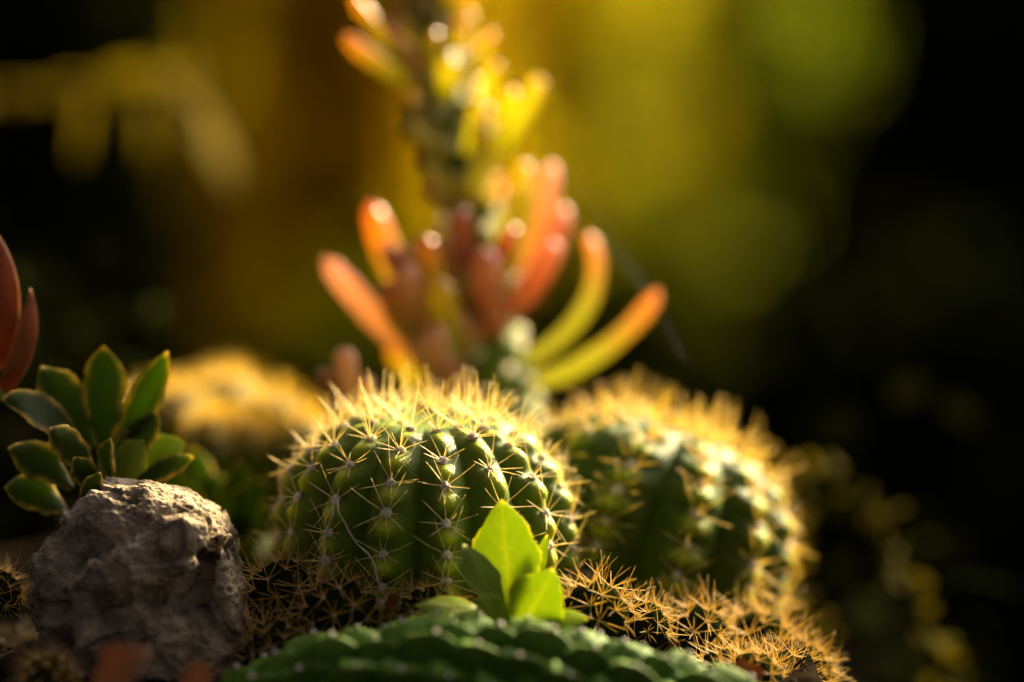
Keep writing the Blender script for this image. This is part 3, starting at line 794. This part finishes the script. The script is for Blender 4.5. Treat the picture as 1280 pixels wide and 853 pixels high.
# ------------------------------------------------------------------ toothed rosette behind the stone
def rosette():
    D = 70.6
    b = P(130, 640, D); b[2] = -1.4
    t = thing('rosette_succulent', b, 'dark green rosette with toothed leaves and painted sun edges behind the stone', 'succulent')
    st = MB(); add_tube(st, [b, P(130, 640, D), P(132, 555, D)], [.22, .2, .14], 10); st.build('stem', M['stem'], t, b)
    k = D/FPX
    def L(bp, tp, w_, nh, dd=(0, 0), bend=(0, 0, 0), cup=.2, m='rosette_leaf', edge=1.0, teeth=.09):
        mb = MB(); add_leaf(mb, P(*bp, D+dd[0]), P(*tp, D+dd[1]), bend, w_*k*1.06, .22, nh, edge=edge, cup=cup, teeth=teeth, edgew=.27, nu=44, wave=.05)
        mb.build('leaf', M[m], t, b)
    L((130, 565), (130, 432), 54, (-.1, -1, .1), (0, .2), (0, .1, 0), .2)
    L((142, 570), (211, 440), 46, (-.65, -1, .15), (0, .1), (.15, 0, -.1), .25)
    L((118, 560), (50, 458), 48, (.5, -1, .2), (0, -.2), (-.1, 0, .25), .2)
    L((112, 575), (2, 497), 50, (.3, -.8, .9), (-.1, -1.0), (0, -.1, .5), .2)
    L((118, 590), (62, 535), 38, (.6, -1, .3), (-.5, -1.6), (-.1, -.2, .1), .25)
    L((122, 610), (92, 572), 30, (.3, -1, .3), (-.8, -1.6), (-.1, 0, 0), .3)
    L((100, 640), (125, 590), 26, (-.4, -1, .1), (-1.6, -1.9), (.05, -.1, 0), .2)
    L((138, 600), (138, 548), 30, (-.8, -.8, .1), (-.6, -1.2), (0, -.1, 0), .3)
    L((150, 590), (195, 515), 44, (-.7, -1, .2), (-.1, -.2), (.15, 0, 0), .2)
    L((150, 600), (232, 555), 50, (-.2, -1, .6), (0, .1), (0, 0, .15), .15, 'young_leaf', .6)
    L((145, 605), (180, 550), 40, (-.2, -1, .3), (-.3, -.5), (0, 0, 0), .2, 'young_leaf', .5)
    L((165, 612), (242, 572), 34, (-.1, -.8, .9), (-.2, -.4), (0, 0, .12), .15)
    L((90, 610), (10, 560), 46, (.3, -1, .7), (-.2, -.8), (0, -.1, .2), .15)
    L((85, 640), (5, 610), 46, (.2, -1, .7), (-.2, -.8), (0, -.1, .2), .15)
rosette()

def clump():
    D = 75.0
    b = P(285, 720, D); b[2] = -1.5
    t = thing('leafy_clump', b, 'dark green leafy clump in shade between the stone and the sharp cactus', 'succulent')
    st = MB(); add_tube(st, [b, P(285, 700, D), P(285, 650, D)], [.15, .13, .1], 8); st.build('stem', M['stem'], t, b)
    for tx, ty, w_, nh in ((205, 585, 40, (-.3, -1, .3)), (238, 560, 42, (.2, -1, .3)), (265, 590, 44, (0, -1, .4)), (300, 575, 40, (.3, -1, .2)), (330, 600, 44, (-.3, -1, .3)),
                           (352, 640, 42, (.2, -1, .6)), (285, 625, 46, (.1, -1, .6)), (318, 655, 44, (-.2, -1, .7)), (250, 640, 42, (.3, -1, .6)), (345, 690, 40, (0, -1, .8))):
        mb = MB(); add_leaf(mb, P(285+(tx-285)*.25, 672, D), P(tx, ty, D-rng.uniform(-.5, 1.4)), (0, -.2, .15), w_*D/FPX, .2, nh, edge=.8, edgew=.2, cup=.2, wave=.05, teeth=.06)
        mb.build('leaf', M['rosette_leaf'], t, b)
clump()

# red leaved plant at the picture's edge
def redplant():
    D = 70.6
    b = P(-40, 640, D); b[2] = -1.4
    t = thing('red_leaf_succulent', b, 'succulent with smooth red brown upright leaves, cut off by the picture edge', 'succulent')
    st = MB(); add_tube(st, [b, P(-40, 600, D), P(-30, 500, D)], [.25, .22, .18], 10); st.build('stem', M['stem'], t, b)
    k = D/FPX
    for bp, tp, w_, nh, bend in (((2, 492), (38, 360), 32, (.8, -1, .1), (.28, 0, -.05)), ((-14, 470), (-4, 292), 34, (.5, -1, .1), (.55, 0, 0)),
                                 ((-30, 500), (-75, 340), 50, (0, -1, .1), (-.2, 0, 0)), ((-25, 520), (-40, 420), 44, (.2, -1, .3), (0, -.4, 0))):
        mb = MB(); add_leaf(mb, P(*bp, D), P(*tp, D-.2), bend, w_*k, .2, nh, 'lance', cup=.35, edge=.9, edgew=.10); mb.build('leaf', M['red_leaf'], t, b)
    mb = MB(); add_tube(mb, bezier(P(-30, 520, D), P(-14, 505, D), P(4, 488, D), 8), [.12, .11, .1, .1, .1, .1, .1, .1], 8); mb.build('branch', M['stem'], t, b)
redplant()

# ------------------------------------------------------------------ drooping stems in the dark
gd = 'trailing leafy stems in the dark'
def trailing(label, path, n, width, leaf, D0):
    path = np.asarray(path, float)
    t = thing('trailing_succulent', path[0], label, 'trailing plant', gd)
    seg = np.r_[0, np.cumsum(np.linalg.norm(np.diff(path, axis=0), axis=1))]
    def at(u): return np.array([np.interp(u*seg[-1], seg, path[:, i]) for i in range(3)])
    C = np.array([at(u) for u in np.linspace(0, 1, 50)])
    for _ in range(8): C[1:-1] = (C[:-2]+2*C[1:-1]+C[2:])/4
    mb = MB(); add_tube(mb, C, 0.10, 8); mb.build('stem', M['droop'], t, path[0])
    for k in range(n):
        u = (k+rng.uniform(0, 1))/n
        p = C[int(u*49)]
        d = unit(rng.normal(0, 1, 3)+np.array([.2, -.2, .4]))
        b = p+d*0.05; l = leaf*rng.uniform(.6, 1.2); off = d*width*rng.uniform(.2, 1)
        mb = MB()
        if np.linalg.norm(off) > .25: add_tube(mb, [p, p+off*.5+np.array([0, 0, .04]), p+off], .03, 5)
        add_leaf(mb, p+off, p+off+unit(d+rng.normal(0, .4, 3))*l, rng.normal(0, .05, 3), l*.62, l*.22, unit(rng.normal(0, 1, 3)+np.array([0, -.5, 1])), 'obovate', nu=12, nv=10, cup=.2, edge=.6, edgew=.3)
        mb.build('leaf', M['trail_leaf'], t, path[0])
b = P(985, 660, 83); b[2] = ground_z(b[0], b[1])
trailing('long blurred trailing stem running down into the dark with small glinting leaves', [b, P(990, 600, 83), P(1015, 580, 83.5), P(1055, 600, 83.5), P(1095, 650, 83.5), P(1122, 705, 83), P(1142, 765, 82.5), P(1165, 820, 82), P(1190, 880, 81.5)], 92, .50, .44, 83)
b = P(990, 880, 80); b[2] = ground_z(b[0], b[1])
trailing('short blurred trailing stem with soft glints at the foot of the large cactus', [b, P(1000, 760, 80), P(1020, 765, 80), P(1034, 800, 80), P(1040, 850, 79.5)], 22, .35, .42, 80)
mb = MB(); add_leaf(mb, P(1160, 735, 86), P(1275, 745, 86), (0, 0, .5), .3, .25, (0, -.5, 1), 'finger', nu=20, nv=12, tippig=.3)
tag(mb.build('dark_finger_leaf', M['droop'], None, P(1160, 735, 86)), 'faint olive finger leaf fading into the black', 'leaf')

# ------------------------------------------------------------------ arching sprig, grass blade, silk
def arching():
    D = 104.0
    b = P(-160, 420, D); b[2] = ground_z(b[0], b[1])
    t = thing('arching_sprig', b, 'faint olive sprig arching through the dark, strongly blurred', 'plant')
    k = D/FPX
    st = MB(); add_tube(st, [b, P(-180, 300, D), P(-120, 170, D), P(-20, 125, D), P(100, 110, D), P(200, 100, D), P(250, 130, D)], np.linspace(.35, .1, 7), 8); st.build('stem', M['olive_leaf'], t, b)
    for bp, tp, w_ in (((-20, 130), (50, 118), 34), ((60, 115), (120, 108), 28), ((110, 112), (195, 84), 32), ((180, 100), (255, 94), 26),
                       ((110, 120), (98, 205), 22), ((180, 125), (184, 205), 22), ((225, 115), (300, 225), 28), ((240, 160), (296, 245), 20)):
        mb = MB(); add_leaf(mb, P(*bp, D), P(*tp, D), (0, 0, .3), w_*k*.62, .2, (.2, -1, .3), 'lance', nu=14, nv=10); mb.build('leaf', M['olive_leaf'], t, b)
arching()
b = P(1040, 420, 150); b[2] = ground_z(b[0], b[1])
mb = MB(); add_tube(mb, np.concatenate([bezier(b, P(1035, 400, 150), P(985, 235, 150), 14)[:-1], bezier(P(985, 235, 150), P(930, 130, 150), P(850, 58, 150), 14)]), np.concatenate([np.full(13, .05), np.linspace(.40, .15, 14)]), 8)
tag(mb.build('grass_blade', M['blade'], None, b), 'single faint blurred green blade crossing the dark green glow', 'grass blade')
mb = MB(); add_tube(mb, bezier(P(690, 190, 78.6), P(775, 300, 76.6), P(868, 470, 74.6), 24), .0005, 5)
tag(mb.build('spider_thread', M['silk'], None, P(690, 190, 78.6)), 'fine glinting spider thread running from a pink leaf down to the large cactus', 'thread')

# dry strands lying on the sharp cactus
gs = 'dry root strands on the sharp cactus'
def onsurf(px, py):
    """point on the cactus body seen at a pixel of the photograph"""
    best = None
    th = np.linspace(-1.5, 1.5, 400); ph = np.linspace(.3, 2.2, 300)
    return th, ph
TT, PPH = np.meshgrid(np.linspace(-1.5, 1.5, 420), np.linspace(.3, 2.3, 320))
SX, _ = main_surf(TT, PPH); SX = SX.reshape(-1, 3)
rel = SX-CAM; dd = rel@FWD
sx, sy = 640+(rel@RIGHT)/dd*FPX, 426.5-(rel@UP)/dd*FPX
def strand(pix, label, r):
    pts = []
    for px, py in pix:
        e = (sx-px)**2+(sy-py)**2
        c_ = np.where(e < 9)[0]
        i = c_[np.argmin(dd[c_])] if len(c_) else int(np.argmin(e))
        pts.append(P(px, py, dd[i]-.05))
    pts = np.array(pts)
    seg = np.r_[0, np.cumsum(np.linalg.norm(np.diff(pts, axis=0), axis=1))]; us = np.linspace(0, seg[-1], 60)
    C = np.stack([np.interp(us, seg, pts[:, i]) for i in range(3)], -1)
    C += rng.normal(0, .006, C.shape); C[1:-1] = (C[:-2]+2*C[1:-1]+C[2:])/4
    mb = MB(); add_tube(mb, C, r*(1+.2*np.sin(us*9)), 6)
    tag(mb.build('dry_strand', M['thread'], None, pts[0]), label, 'dry strand', gs)
strand([(421, 618), (423, 640), (436, 664), (446, 680), (460, 692), (468, 705), (472, 725), (484, 752)], 'thicker pale dry strand bending towards the cactus foot', .022)
strand([(419, 618), (415, 645), (406, 668), (406, 690), (402, 715), (401, 745)], 'thinner pale dry strand hanging straight down the cactus side', .016)

# fallen leaves
gf = 'fallen leaves on the soil'
for bp, tp, w_, D, m, lab in (((110, 875), (190, 815), 62, 62.6, 'dry_leaf', 'pale brown fallen leaf blurred before the stone'),
                              ((225, 878), (268, 836), 46, 63.0, 'dry_leaf', 'small pinkish fallen leaf before the foot of the stone'),
                              ((905, 862), (955, 838), 40, 66.5, 'red_leaf', 'orange red fallen leaf beyond the tip of the knobbly stem'),
                              ((482, 768), (498, 742), 14, 67.4, 'red_leaf', 'tiny dark red leaf scrap wedged under the sharp cactus')):
    mb = MB(); add_leaf(mb, P(*bp, D), P(*tp, D-.2), (0, 0, .05), w_*D/FPX, .06, (.1, -.8, .6), 'obovate', cup=.45, nu=24, nv=16, wave=.08)
    tag(mb.build('fallen_leaf', M[m], None, P(*bp, D)), lab, 'leaf', gf)
